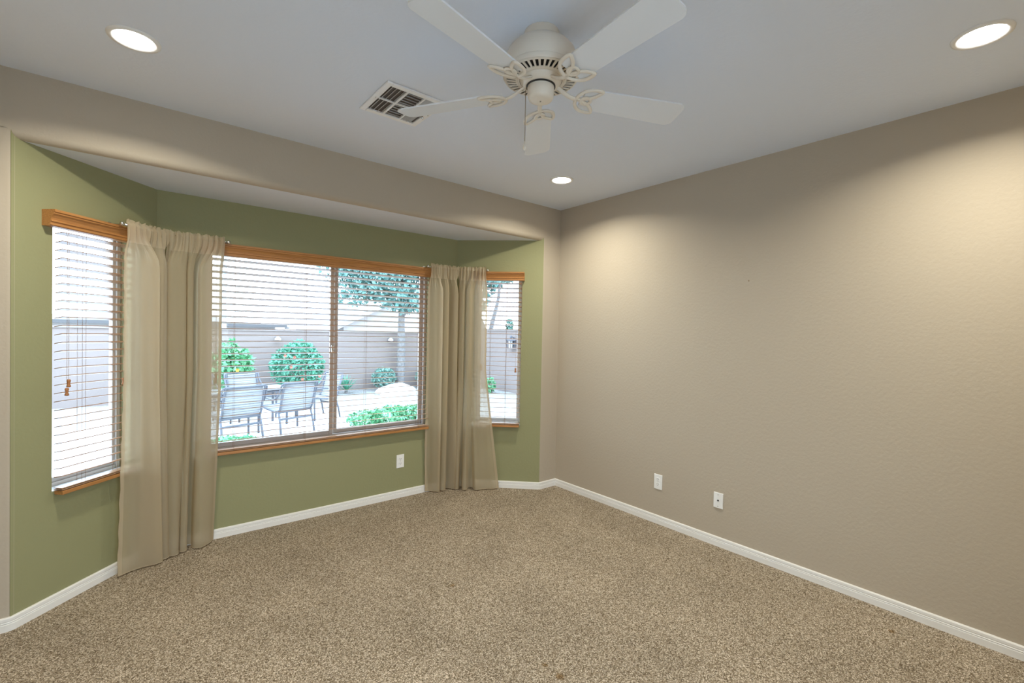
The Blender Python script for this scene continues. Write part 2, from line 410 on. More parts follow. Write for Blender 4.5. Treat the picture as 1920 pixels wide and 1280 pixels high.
blind('oak slatted blind on the narrow right bay window nearest the room corner', (XR2,D,0), aR, SR[0]+.002, SR[1]-.002, .16, .667, (.345, .50), ((.598, 1.145), ), ((.262, 1.18), (.272, 1.165)))

# ------------------------------------------------------------------ curtain rods and sheers
RZ = 2.105
def unit(a): a = Vector(a); return a.normalized()
tL = Vector((math.cos(aL), math.sin(aL), 0)); nLi = Vector((math.sin(aL), -math.cos(aL), 0))
tR = Vector((math.cos(aR), math.sin(aR), 0)); nRi = Vector((math.sin(aR), -math.cos(aR), 0))
OFF = .1
def Lp(s, off=OFF): v = Vector((XL, 0, 0)) + tL*s + nLi*off; return v
def Rp(s, off=OFF): v = Vector((XR2, D, 0)) + tR*s + nRi*off; return v
yc_ = D-OFF
def hit_y(P, t, y): return P + t*((y-P.y)/t.y)
KL = hit_y(Lp(0), tL, yc_); KR = hit_y(Rp(0), tR, yc_)
def rod(label, pts, wall_ends):
    t = thing('curtain_rod', label, 'curtain rod', (0,0,0))
    t.location = pts[0]
    o0 = Vector(pts[0])
    b = MB(); b.tube([Vector(p)-o0 for p in pts], .0065, 10); b.build('rod', STEEL, t, smooth=True)
    for e, d, n_ in wall_ends:
        e = Vector(e)-o0; d = Vector(d); n_ = Vector(n_)
        b = MB(); b.tube([e, e-n_*(OFF-.012), e-n_*(OFF-.012)-Vector((0,0,0))], .004, 8)
        b.tube([e-n_*(OFF-.010), e-n_*(OFF-.002)], .014, 12)
        b.build('bracket', STEEL, t)
        b = MB(); b.tube([e-d*.002, e+d*.006, e+d*.010, e+d*.018, e+d*.022], [.007, .012, .013, .012, .006], 14); b.build('finial', STEEL, t, smooth=True)
zv = Vector((0, 0, RZ))
rod('nickel curtain rod bent around the left corner of the bay', [Lp(.49)+zv, KL+zv, Vector((-2.785, yc_, RZ))],
    [(Lp(.49)+zv, -tL, nLi), (Vector((-2.785, yc_, RZ)), (1,0,0), (0,-1,0))])
rod('nickel curtain rod bent around the right corner of the bay', [Vector((-1.195, yc_, RZ)), KR+zv, Rp(.305)+zv],
    [(Vector((-1.195, yc_, RZ)), (-1,0,0), (0,-1,0)), (Rp(.305)+zv, tR, nRi)])

def curtain(label, top0, top1, nrm, ctrl_bot, ctrl_mid, seed, gathers=9):
    """top0->top1 along the rod (plan), nrm = towards the room; ctrl: (a, o) plan curves in rod coordinates, metres"""
    top0 = Vector(top0); top1 = Vector(top1); nrm = Vector(nrm).normalized(); tv = (top1-top0); Lr = tv.length; tv.normalize()
    rng = random.Random(seed)
    t = thing('sheer_curtain', label, 'curtain', (top0.x, top0.y, 0), 0, 'khaki sheer curtains')
    NU = 160
    def resample(ctrl):
        c = crom([(a, o_, 0) for a, o_ in ctrl], 24); d = [0]
        for i in range(1, len(c)): d.append(d[-1]+(c[i]-c[i-1]).length)
        out = []; j = 0
        for i in range(NU+1):
            q = d[-1]*i/NU
            while j < len(d)-2 and d[j+1] < q: j += 1
            f = (q-d[j])/max(1e-9, d[j+1]-d[j]); out.append(c[j].lerp(c[j+1], f))
        return out
    cb, cm = resample(ctrl_bot), resample(ctrl_mid)
    ph = [rng.uniform(-.6, .6) for _ in range(6)]
    def at(i, z):
        u_ = i/NU
        q_ = u_*gathers + .18*math.sin(7*u_+ph[4]); g = .020 + .012*(1-2*abs(math.sin(PI*q_+ph[0]))**.7) + .004*math.sin(2*PI*gathers*2.3*u_+ph[1])
        a_top = Lr*u_ + .006*math.sin(2*PI*gathers*u_+ph[2]+1.2)
        if z < 1.15: w = z/1.15; P = cb[i].lerp(cm[i], w)
        else: P = cm[i].copy()
        k_ = min(1, max(0, (z-1.88)/(RZ-1.90))); k_ = k_*k_*(3-2*k_)
        k2 = 1
        a = P.x*(1-k_) + a_top*k_; o_ = max(-.075, P.y*1.45)*(1-k_) + g*k_*(.4+.6*k2)
        # small ripples carried down from the gathers
        o_ += .004*math.sin(2*PI*gathers*u_+ph[3]+z*1.3)*(1-k_)*.5
        if i < 6: o_ += .003*math.sin(z*38+ph[4])*(1-i/6)
        if i > NU-6: o_ += .003*math.sin(z*36+ph[5])*(1-(NU-i)/6)
        return tv*a + nrm*o_
    zs = [.012 + (RZ-.10-.012)*j/46 for j in range(47)]
    def grid(zl, nm, m_, parent, off=0, zj=0):
        b = MB(); vs = []; fs = []
        for z in zl:
            for i in range(NU+1):
                p = at(i, z); vs.append((p.x + nrm.x*off, p.y+nrm.y*off, z + zj*math.sin(2*PI*gathers*1.0*i/NU + ph[1])))
        W = NU+1
        for j in range(len(zl)-1):
            for i in range(NU): fs.append((j*W+i, j*W+i+1, (j+1)*W+i+1, (j+1)*W+i))
        b.add(vs, fs); return b.build(nm, m_, parent, smooth=True, fixn=False)
    grid(zs, 'sheer_panel', SHEER, t)
    zr = [RZ-.10 + .092*j/8 for j in range(9)]
    grid(zr, 'rod_pocket', SHEER2, t)
    # ruffle above the rod, and the pocket's front layer around the rod
    b = MB(); vs = []; fs = []
    ring = [(RZ-.014, 0), (RZ-.004, .002), (RZ+.006, -.002), (RZ+.012, -.008), (RZ+.018, -.010), (RZ+.030, -.006)]
    for z, o_ in ring:
        for i in range(NU+1):
            p = at(i, RZ-.01); q = p + nrm*o_; vs.append((q.x, q.y, z + (.005*math.sin(2*PI*gathers*i/NU*1.7+ph[0]) if z > RZ+.02 else 0)))
    W = NU+1
    for j in range(len(ring)-1):
        for i in range(NU): fs.append((j*W+i, j*W+i+1, (j+1)*W+i+1, (j+1)*W+i))
    b.add(vs, fs); b.build('ruffle_heading', SHEER2, t, smooth=True, fixn=False)
    # stitched bottom hem and turned side hems
    for ia, ib in ((0, 5), (NU-5, NU)):
        b = MB(); vs = []; fs = []; W = ib-ia+1
        for z in zs:
            for i in range(ia, ib+1):
                p = at(i, z); vs.append((p.x+nrm.x*.0015, p.y+nrm.y*.0015, z))
        for j in range(len(zs)-1):
            for i in range(W-1): fs.append((j*W+i, j*W+i+1, (j+1)*W+i+1, (j+1)*W+i))
        b.add(vs, fs); e_ = 0 if ia == 0 else NU
        b.tube([at(e_, z)+Vector((0, 0, z)) for z in zs], .0018, 5)
        b.build('side_hem', SHEER2, t, smooth=True, fixn=False)
    b = MB()
    b.tube([at(i, .012)+Vector((0, 0, .012)) for i in range(0, NU+1)], .0022, 5)
    b.build('hem', SHEER2, t, smooth=True)
    return t
# left corner, panel over the left window
curtain('khaki sheer curtain over the right side of the narrow left window, leftmost panel', Lp(.495), Lp(.785), nLi,
        [(.00, -.022), (.05, -.012), (.11, .005), (.17, .045), (.205, .052), (.195, .015), (.160, -.015), (.155, -.035), (.19, -.035), (.215, .0), (.225, .035), (.25, .045), (.285, .035), (.285, .0), (.25, -.03)],
        [(.008, -.006), (.05, .0), (.10, .012), (.155, .034), (.185, .040), (.175, .01), (.150, -.012), (.148, -.022), (.17, -.024), (.195, .0), (.205, .03), (.225, .038), (.255, .03), (.255, .0), (.22, -.025)], 1, 8)
curtain('khaki sheer curtain hanging over the left edge of the middle window', (KL.x+.005, yc_, 0), (-2.80, yc_, 0), (0,-1,0),
        [(-.008, -.045), (.02, -.04), (.005, -.01), (.010, .03), (.04, .045), (.072, .035), (.078, -.005), (.084, .02), (.105, .025), (.122, .005), (.115, -.045), (.15, -.055), (.152, -.01), (.165, .015), (.21, .018), (.25, -.01), (.28, -.045)],
        [(-.008, -.04), (.02, -.035), (.0, -.01), (.005, .03), (.03, .045), (.10, .035), (.108, -.005), (.114, .018), (.13, .022), (.148, .005), (.14, -.04), (.175, -.045), (.178, -.005), (.19, .015), (.235, .015), (.28, .005), (.312, -.008)], 2, 9)
# right corner
curtain('khaki sheer curtain right of the middle window, left of the right corner gap', (-1.185, yc_, 0), (KR.x-.02, yc_, 0), (0,-1,0),
        [(.03, -.07), (.06, -.055), (.11, -.005), (.145, -.004), (.150, -.04), (.158, -.05), (.163, -.015), (.19, .005), (.215, -.01), (.222, -.04), (.245, -.03), (.27, .0), (.31, .02), (.318, -.02), (.29, -.05)],
        [(.0, -.02), (.04, .0), (.09, .015), (.13, .02), (.134, -.03), (.142, -.035), (.147, .01), (.17, .022), (.197, .015), (.203, -.02), (.225, -.02), (.25, .02), (.285, .03), (.292, -.01), (.27, -.04)], 3, 9)
curtain('khaki sheer curtain with flaring bottom edge over the left edge of the narrow right window', Rp(.03)+Vector((0,0,0)), Rp(.30), nRi,
        [(.03, -.06), (-.01, -.01), (.02, .03), (.045, .02), (.04, -.03), (.075, -.02), (.085, .03), (.125, .035), (.135, -.02), (.175, -.02), (.215, .03), (.29, .0), (.37, -.015), (.43, -.03)],
        [(.02, -.05), (.01, -.01), (.03, .02), (.07, .02), (.065, -.02), (.085, -.02), (.10, .02), (.13, .025), (.145, -.01), (.17, -.015), (.20, .01), (.225, .012), (.26, .0), (.285, -.01)], 4, 8)

# ------------------------------------------------------------------ recessed lights
def lamp(loc, label):
    t = thing('recessed_light', label, 'ceiling light', loc, 0, 'recessed ceiling lights')
    b = MB(); b.lathe([(.094, 0), (.093, -.006), (.082, -.010), (.070, -.004), (.070, 0)], 48, cap=False); b.build('trim_ring', WHITE, t, smooth=True)
    b = MB(); b.lathe([(.070, -.004), (.04, -.006), (.001, -.0065)], 40); b.build('lens', LENS, t, smooth=True)
    ld = bpy.data.lights.new('downlight', 'AREA'); ld.shape = 'DISK'; ld.size = .13; ld.energy = LAMP_W; ld.color = LAMP_COL; ld.spread = math.radians(150)
    o = bpy.data.objects.new('downlight', ld); COL.objects.link(o); o.parent = t; o.location = (0, 0, -.013)
    return t
LENS = mat('lens_glow', (.9, .9, .9), .5, emit=((1, .98, .94), 14.0))
lamp((-3.293, -.69, H), 'round recessed ceiling light above the left end of the bay, glowing')
lamp((-.65, -.652, H), 'round recessed ceiling light nearest the far room corner, smallest in view')
lamp((-.664, -3.02, H), 'round recessed ceiling light at the upper right above the bare right wall')
lamp((-3.293, -3.02, H), 'round recessed ceiling light almost straight above the viewer, out of view')

# ------------------------------------------------------------------ ceiling fan
FX, FY = -2.0, -1.87
fan = thing('ceiling_fan', 'white five blade ceiling fan with scrolled blade arms and pull chain', 'ceiling fan', (FX, FY, H))
b = MB(); b.lathe([(.070, 0), (.072, -.003), (.072, -.034), (.066, -.040)], 48); b.build('canopy', FANW, fan, autos=40)
b = MB(); b.lathe([(.060, -.034), (.074, -.037), (.096, -.047), (.118, -.062), (.137, -.084), (.148, -.112), (.152, -.135), (.153, -.150), (.150, -.162), (.155, -.166), (.156, -.178), (.152, -.184), (.149, -.184)], 64, cap=False); b.build('motor_housing', FANW, fan, autos=40)
# slotted underside : ring with radial slots
b = MB(); NS = 40
rings = [(.150, -.184), (.142, -.187), (.104, -.192), (.094, -.194), (.088, -.194)]
for kk in range(NS):
    a0 = 2*PI*kk/NS; da = 2*PI/NS; gap = .21*da
    def pt(r, z, a): return (r*math.cos(a), r*math.sin(a), z)
    A = [a0, a0+gap, a0+da-gap, a0+da]
    for i in range(len(rings)-1):
        (r0, z0), (r1, z1) = rings[i], rings[i+1]
        for q in range(3):
            if i == 1 and q == 1:
                continue
            b.quad(pt(r0, z0, A[q]), pt(r0, z0, A[q+1]), pt(r1, z1, A[q+1]), pt(r1, z1, A[q]))
bo = b.build('vent_ring', FANW, fan, fixn=True)
sm = bo.modifiers.new('solid', 'SOLIDIFY'); sm.thickness = .004; sm.offset = 0
b = MB(); b.lathe([(.147, -.176), (.086, -.182)], 48, cap=True); b.build('slot_shade', FANDK, fan)  # black disc painted in as the shade behind the slots
b = MB(); b.lathe([(.088, -.190), (.082, -.205), (.070, -.215), (.060, -.217)], 48); b.build('flywheel', FANW, fan, autos=40)
b = MB(); b.lathe([(.060, -.214), (.060, -.222)], 40); b.build('rotor_gap_shade', FANDK, fan)  # black band painted in as the shade of the gap
b = MB(); b.lathe([(.054, -.218), (.055, -.222), (.055, -.250), (.053, -.253), (.053, -.262), (.048, -.272), (.036, -.276), (.002, -.277)], 48); b.build('switch_housing', FANW, fan, autos=50)
b = MB(); b.lathe([(.004, -.276), (.004, -.280), (.001, -.281)], 12); b.build('screw', STEEL, fan)
BZ = -.240; TILT = math.radians(12)
def blade_frame(ang):
    return Matrix.Rotation(ang, 4, 'Z') @ Matrix.Translation((0, 0, BZ)) @ Matrix.Rotation(-TILT, 4, 'X')
pl = []
def arc(cx, cy, r, a0, a1, n=8): return [(cx+r*math.cos(a0+(a1-a0)*i/n), cy+r*math.sin(a0+(a1-a0)*i/n)) for i in range(n+1)]
r0, r1, w0, w1 = .185, .655, .058, .070
pl += arc(r0+.02, -w0+.02, .02, PI, 1.5*PI); pl += arc(r1-.035, -w1+.035, .035, -PI/2, -.12)
pl += arc(r1-.035, w1-.035, .035, .12, PI/2); pl += arc(r0+.02, w0-.02, .02, PI/2, PI)
for kk in range(5):
    ang = math.radians(-23+72*kk); M = blade_frame(ang)
    b = MB(); n = len(pl)
    b.add([(x, y, .000) for x, y in pl]+[(x, y, .006) for x, y in pl], [tuple(range(n))[::-1], tuple(range(n, 2*n))]+[(i, (i+1) % n, n+(i+1) % n, n+i) for i in range(n)])
    b.xf(M); bl = b.build('blade', FANB, fan)
    # blade arm : strap from the hub, then three looped scrolls under the blade root
    b = MB(); zz = -.0045
    Mi = M.inverted() @ Matrix.Rotation(ang, 4, 'Z')
    hub = [Mi @ Vector(q) for q in ((.060, 0, -.205), (.080, 0, -.213), (.105, 0, -.228), (.130, 0, -.240))]
    b.tube(crom(hub + [Vector((.155, 0, zz)), Vector((.170, 0, zz))], 6), .0105, 8, flat=.5, upv=(0, 0, 1))
    for sg in (1, -1):
        lp = [(.158, 0), (.163, .028*sg), (.185, .055*sg), (.218, .066*sg), (.252, .063*sg), (.240, .040*sg), (.222, .022*sg), (.200, .012*sg), (.178, .004*sg)]
        b.tube(crom([(x, y, zz) for x, y in lp], 5, closed=True), .0078, 8, closed=True, flat=.75, upv=(0, 0, 1))
    b.tube([(.200+.022*math.cos(2*PI*i/20), .020*math.sin(2*PI*i/20), zz-.0015) for i in range(20)], .0068, 8, closed=True, flat=.75, upv=(0, 0, 1))
    b.xf(M); b.build('blade_arm', FANW, fan, smooth=True)
b = MB(); cx, cy = -.033, .030
hz = -.225
b.tube([(cx*1.22, cy*1.22, hz), (cx*1.38, cy*1.38, hz-.006), (cx*1.38, cy*1.38, -.445)], .0013, 6)
b.lathe([(.006, 0), (.006, -.004)], 10, (cx*1.25, cy*1.25, hz+.003))
pc = b.build('pull_chain', CHAIN, fan)
b = MB(); b.lathe([(.0015, .0), (.003, -.006), (.0068, -.024), (.0072, -.030), (.005, -.036), (.002, -.038)], 16, (cx*1.38, cy*1.38, -.440)); b.build('pull_knob', FANW, pc, smooth=True)

# ------------------------------------------------------------------ ceiling vent
vt = thing('ceiling_vent', 'white square louvered air vent in the ceiling beside the fan blade', 'vent', (-2.160, -.932, H))
b = MB(); w_, h_ = .168, .182; fi = .030; z0, z1 = -.011, 0
def fr(x0, x1, y0, y1): b.box(x0, x1, y0, y1, z0, z1)
fr(-w_, -w_+fi, -h_, h_); fr(w_-fi, w_, -h_, h_); fr(-w_+fi, w_-fi, -h_, -h_+fi); fr(-w_+fi, w_-fi, h_-fi, h_)
fr(-.050, -.038, -h_+fi, h_-fi); fr(.050, .060, -h_+fi, h_-fi)
fr(-w_+fi, .050, -.005, .005)
b.build('frame', VENTW, vt, bevel=.003)
b = MB(); b.quad((-w_+.01, -h_+.01, -.0015), (w_-.01, -h_+.01, -.0015), (w_-.01, h_-.01, -.0015), (-w_+.01, h_-.01, -.0015)); b.build('duct_shade_sheet', VENTD, vt)  # dark sheet stands for the shade up the open duct
def louver(p0, p1, bend):
    """curved vane between two points, bending sideways (plan vector)"""
    b = MB(); p0 = Vector(p0); p1 = Vector(p1); bend = Vector(bend); vs = []; fs = []
    for i in range(5):
        t_ = i/4; off = bend*(t_*t_); z = -.010+.009*t_
        vs += [p0+off+Vector((0, 0, z)), p1+off+Vector((0, 0, z))]
    for i in range(4): fs.append((2*i, 2*i+1, 2*i+3, 2*i+2))
    b.add(vs, fs); o = b.build('louver', VENTL, vt, smooth=True, fixn=False)
    s_ = o.modifiers.new('s', 'SOLIDIFY'); s_.thickness = .0012
for ya, yb in ((-h_+fi, -.006), (.006, h_-fi)):
    for i in range(4): louver((-w_+fi+.010+.0225*i, ya, 0), (-w_+fi+.010+.0225*i, yb, 0), (.011, 0, 0))
    for i in range(5):
        y = ya+.010+(yb-ya-.008)*i/5; louver((-.038, y, 0), (.050, y, 0), (0, .006, 0))
for i in range(4): louver((.064+.0185*i, -h_+fi, 0), (.064+.0185*i, h_-fi, 0), (-.014, 0, 0))
for x, y in ((-w_+.014, 0), (w_-.014, 0)):
    b = MB(); b.lathe([(.004, -.011), (.004, -.0125), (.001, -.013)], 10, (x, y, 0)); b.build('screw', STEEL, vt)
b = MB(); b.box(w_-.05, w_-.046, -.004, .004, -.030, -.008); b.lathe([(.005, 0), (.006, -.006), (.004, -.012)], 8, (w_-.048, 0, -.028)); b.build('damper_lever', STEEL, vt)

# ------------------------------------------------------------------ wall plates
def outlet(label, loc, rz):
    t = thing('wall_outlet', label, 'outlet', loc, rz, 'white duplex outlets')
    b = MB(); b.box(-.037, .037, -.006, 0, -.060, .060); b.build('cover_plate', PLATE, t, bevel=.003)
    for zc in (.020, -.020):
        b = MB(); b.prism([(x*.0165, zc+z*.0145) for x, z in ((-.75,-1),(.75,-1),(1,-.6),(1,.6),(.75,1),(-.75,1),(-1,.6),(-1,-.6))], -.0085, -.004, axis='y')
        r_ = b.build('receptacle', PLATE, t)
        b = MB(); b.box(-.0072, -.0052, -.0092, -.0084, zc-.001, zc+.008); b.box(.0052, .0072, -.0092, -.0084, zc-.001, zc+.007); b.box(-.002, .002, -.0092, -.0084, zc-.0095, zc-.0055)
        b.build('slot', DARK, r_)
    b = MB(); b.lathe([(.003, 0), (.003, .001)], 10); b.xf(Matrix.Translation((0, -.0062, 0)) @ Matrix.Rotation(PI/2, 4, 'X')); b.build('screw', STEEL, t)
    return t
outlet('white duplex outlet on the green wall below the middle window', (-1.401, D, .330), 0)
outlet('white duplex outlet low on the bare right wall, nearer the far corner', (0, -1.174, .336), -PI/2)
t = thing('cable_jack', 'white cable plate with one dark socket low on the right wall', 'wall plate', (0, -1.671, .330), -PI/2)
b = MB(); b.box(-.035, .035, -.007, 0, -.056, .056); b.build('cover_plate', PLATE, t, bevel=.003)
b = MB(); b.lathe([(.0065, 0), (.0065, .002), (.004, .004), (.004, .007)], 14); b.xf(Matrix.Translation((0, -.007, 0)) @ Matrix.Rotation(PI/2, 4, 'X')); b.build('socket', DARK, t)
for zc in (.042, -.042):
    b = MB(); b.lathe([(.003, 0), (.003, .001)], 10); b.xf(Matrix.Translation((0, -.0072, zc)) @ Matrix.Rotation(PI/2, 4, 'X')); b.build('screw', STEEL, t)
t = thing('wall_anchor', 'tiny leftover plastic wall anchor high on the bare right wall', 'wall anchor', (0, -1.841, 1.904), -PI/2)
b = MB(); b.lathe([(.006, 0), (.006, .002), (.003, .003)], 12); b.xf(Matrix.Rotation(PI/2, 4, 'X')); b.build('anchor_flange', mat('anchor', (.42, .33, .22), .6), t)
b = MB(); b.lathe([(.0025, .002), (.0025, .006)], 8); b.xf(Matrix.Translation((0.0, 0, .001)) @ Matrix.Rotation(PI/2, 4, 'X')); b.build('screw', CHAIN, t)

# ------------------------------------------------------------------ garden
G = -.25
GRAVEL = mat('gravel', (.22, .205, .19), .95, vary=(40, (.42, .40, .375), 4), bump=(60, .6, .02))
def paver_mat():
    mm = bpy.data.materials.new('pavers'); mm.use_nodes = True; n = mm.node_tree.nodes; l = mm.node_tree.links
    b = n['Principled BSDF']; b.inputs['Roughness'].default_value = .9
    tc = n.new('ShaderNodeTexCoord'); br = n.new('ShaderNodeTexBrick'); br.inputs['Scale'].default_value = 1.0
    br.inputs['Color1'].default_value = (.62, .60, .58, 1); br.inputs['Color2'].default_value = (.55, .53, .51, 1); br.inputs['Mortar'].default_value = (.36, .34, .33, 1)
    br.inputs['Mortar Size'].default_value = .008; br.inputs['Brick Width'].default_value = .30; br.inputs['Row Height'].default_value = .15
    l.new(tc.outputs['Object'], br.inputs[0]); l.new(br.outputs[0], b.inputs['Base Color']); return mm
PAVER = paver_mat()
BLOCK = mat('stucco_wall', (.225, .182, .165), .9, bump=(20, .3, .01))
b = MB(); b.quad((-40, -40, G-.02), (40, -40, G-.02), (40, 60, G-.02), (-40, 60, G-.02)); o = b.build('ground_gravel', GRAVEL); struct(o)
b = MB(); pts = [(-9, .8), (-.3, .8), (-.25, 4.6), (-.1, 5.6), (.4, 7.2), (-1.2, 7.9), (-3.4, 8.0), (-3.9, 7.3), (-4.6, 6.2), (-9, 5.6)]
n = len(pts); b.add([(x, y, G-.015) for x, y in pts]+[(x, y, G) for x, y in pts], [tuple(range(n, 2*n))]+[(i, (i+1) % n, n+(i+1) % n, n+i) for i in range(n)])
struct(b.build('patio_paving', PAVER))
def garden_wall(name, x0, x1, y0, y1, z1, cap_axis):
    b = MB(); b.box(x0, x1, y0, y1, G-.05, z1-.05)
    if cap_axis == 'x': b.box(x0, x1, y0-.03, y1+.03, z1-.05, z1)
    else: b.box(x0-.03, x1+.03, y0, y1, z1-.05, z1)
    o = b.build(name, BLOCK); return struct(o)
garden_wall('wall_garden_back', -14, 5.6, 10.4, 10.6, 1.50, 'x')
garden_wall('wall_garden_side', 5.6, 5.8, -1, 10.6, 1.64, 'y')

# added, unseen behind the camera: roof blocks high sky, pale slab bounces light
PALE = mat('bounce_slab', (.66, .66, .65), .9, bump=(30, .3, .01))
b = MB(); b.box(-12, 10, -22, RY0-.12, G-.02, G); struct(b.build('added_bounce_slab', PALE))  # added slab, kept pale to throw daylight up at the ceiling
b = MB(); b.box(-6.5, 2.5, -8.0, RY0-.12, 2.42, 2.6); struct(b.build('added_sky_baffle', mat('sky_baffle', (.7, .7, .7), .8)))  # added roof, shaped to keep high sky off the right wall

LEAF1 = mat('leaf_teal', (.06, .24, .145), .5, vary=(9, (.13, .34, .23), 2))
LEAF2 = mat('leaf_fresh', (.07, .27, .11), .5, vary=(9, (.16, .37, .19), 2))
LEAF3 = mat('leaf_grey', (.11, .23, .18), .55, vary=(9, (.19, .31, .26), 2))
LEAF4 = mat('leaf_tree', (.10, .24, .21), .55, vary=(5, (.19, .33, .30), 2))
BARK = mat('bark', (.15, .14, .135), .9, bump=(30, .8, .02), vary=(18, (.22, .20, .19), 3))
FLOW1 = mat('coral_petals', (.42, .14, .10), .6)
FLOW2 = mat('yellow_petals', (.5, .32, .05), .6)
def leaves(blobs, n, size, seed, elong=1.8, shell=.55):
    rng = random.Random(seed); b = MB(); tot = sum(bl[3]*bl[4]*bl[5] for bl in blobs)
    for cx, cy, cz, rx, ry, rz in blobs:
        for _ in range(max(1, int(n*rx*ry*rz/tot))):
            d = Vector((rng.gauss(0,1), rng.gauss(0,1), rng.gauss(0,1))).normalized()*(shell+(1-shell)*rng.random()**.6)
            p = Vector((cx+d.x*rx, cy+d.y*ry, cz+d.z*rz))
            q = Quaternion((rng.gauss(0,1), rng.gauss(0,1), rng.gauss(0,1), rng.gauss(0,1))).normalized()
            s_ = size*rng.uniform(.6, 1.25)
            vs = [p + q @ Vector(v) for v in ((-s_*elong*.5, 0, 0), (0, -s_*.5, s_*.12), (s_*elong*.5, 0, 0), (0, s_*.5, s_*.12))]
            b.add(vs, [(0, 1, 2), (0, 2, 3)])
    return b
def shrub(label, loc, blobs, n, size, mt, seed, flowers=None, stems=4, group=None, name='shrub'):
    t = thing(name, label, 'shrub', loc, 0, group)
    leaves(blobs, n, size, seed).build('foliage', mt, t, fixn=False)
    rng = random.Random(seed+9); b = MB()
    for _ in range(stems):
        bl = rng.choice(blobs); a = rng.uniform(0, 2*PI)
        b.tube([(.04*math.cos(a), .04*math.sin(a), 0), (bl[0]*.5+.08*math.cos(a), bl[1]*.5+.08*math.sin(a), bl[2]*.5), (bl[0]+bl[3]*.3*math.cos(a), bl[1]+bl[4]*.3*math.sin(a), bl[2]+bl[5]*.3)], [.02, .014, .006], 6)
    b.build('stem', BARK, t)
    if flowers:
        fm, pts = flowers
        for p in pts:
            b = MB(); p = Vector(p)
            for k_ in range(6):
                a = 2*PI*k_/6; r_ = .034
                b.add([p, p+Vector((r_*math.cos(a-.45), -.02, r_*math.sin(a-.45))), p+Vector((1.2*r_*math.cos(a), -.035, 1.2*r_*math.sin(a))), p+Vector((r_*math.cos(a+.45), -.02, r_*math.sin(a+.45)))], [(0, 1, 2, 3)])
            b.build('flower', fm, t, fixn=False)
    return t
shrub('round clipped shrub with coral flowers in front of the back garden wall', (-.006, 9.35, G), [(0, 0, .80, .66, .60, .62), (.05, 0, 1.15, .40, .4, .35)], 3800, .055, LEAF1, 3,
      (FLOW1, [(-.42, -.50, 1.12), (-.22, -.55, 1.08), (.38, -.53, .60), (-.05, -.62, .55), (-.3, -.58, .85)]))
shrub('loose bright green shrub with a yellow flower behind the left patio chair', (-1.75, 8.7, G), [(0, 0, .80, .55, .5, .42), (.25, 0, .95, .40, .4, .40), (.15, 0, 1.30, .22, .2, .25)], 1500, .085, LEAF2, 4,
      (FLOW2, [(.22, -.52, .86)]))
# spiky palm-like plant
t = thing('spiky_plant', 'small spiky dark plant at the foot of the back wall by the window mullion', 'plant', (1.41, 9.8, G))
rng = random.Random(5)
b = MB()
for i in range(70):
    a = rng.uniform(0, 2*PI); el = rng.uniform(.25, 1.45); L_ = rng.uniform(.35, .58); d = Vector((math.cos(a)*math.cos(el), math.sin(a)*math.cos(el), math.sin(el)))
    sd = d.cross(Vector((0, 0, 1))).normalized()*.016; p0 = Vector((0, 0, .05)); pm = p0+d*L_*.6; pe = p0+d*L_-Vector((0, 0, .05))
    b.add([p0-sd*.6, p0+sd*.6, pm+sd, pm-sd, pe], [(0, 1, 2, 3), (3, 2, 4)])
b.build('frond', LEAF1, t, fixn=False)
b = MB(); b.lathe([(.05, 0), (.045, .06), (.03, .10)], 10); b.build('stem', BARK, t)
shrub('grey green shrub at the foot of the back wall left of the tree trunk', (2.55, 9.85, G), [(0, 0, .38, .38, .3, .32)], 900, .05, LEAF3, 6)
shrub('grey green shrub at the foot of the back wall right of the tree trunk', (3.95, 9.85, G), [(0, 0, .36, .32, .3, .36)], 700, .05, LEAF3, 7)
shrub('low spreading green bush close to the middle window', (.50, 4.95, G), [(-.45, .05, .13, .34, .28, .17), (0, -.02, .17, .42, .3, .20), (.45, 0, .15, .36, .3, .18), (.75, .05, .16, .30, .25, .19)], 2600, .04, LEAF2, 8)
shrub('low leafy plant growing under the middle window at its left end', (-2.25, 4.25, G), [(0, 0, .10, .26, .22, .14), (.25, .05, .09, .18, .18, .12)], 900, .04, LEAF2, 10)
shrub('small green plant on the gravel seen through the narrow right window', (5.0, 7.8, G), [(0, 0, .22, .16, .16, .24)], 260, .05, LEAF2, 11)

b = MB()
rng = random.Random(2)
bm = bmesh.new(); bmesh.ops.create_icosphere(bm, subdivisions=4, radius=1)
for v in bm.verts:
    nrm_ = 1 + .10*math.sin(3*v.co.x+1)*math.cos(4*v.co.y) + .05*math.sin(9*v.co.x)*math.sin(8*v.co.y+2)
    v.co = Vector((v.co.x*.62*nrm_, v.co.y*.45*nrm_, max(-.05, v.co.z)*.26*nrm_))
me = bpy.data.meshes.new('boulder'); bm.to_mesh(me); bm.free(); me.materials.append(mat('pale_rock', (.50, .47, .44), .9, bump=(8, .6, .04)))
for p in me.polygons: p.use_smooth = True
o = bpy.data.objects.new('boulder', me); COL.objects.link(o); o.location = (2.62, 9.1, G-.01); tag(o, 'pale low boulder on the gravel in front of the tree', 'rock')

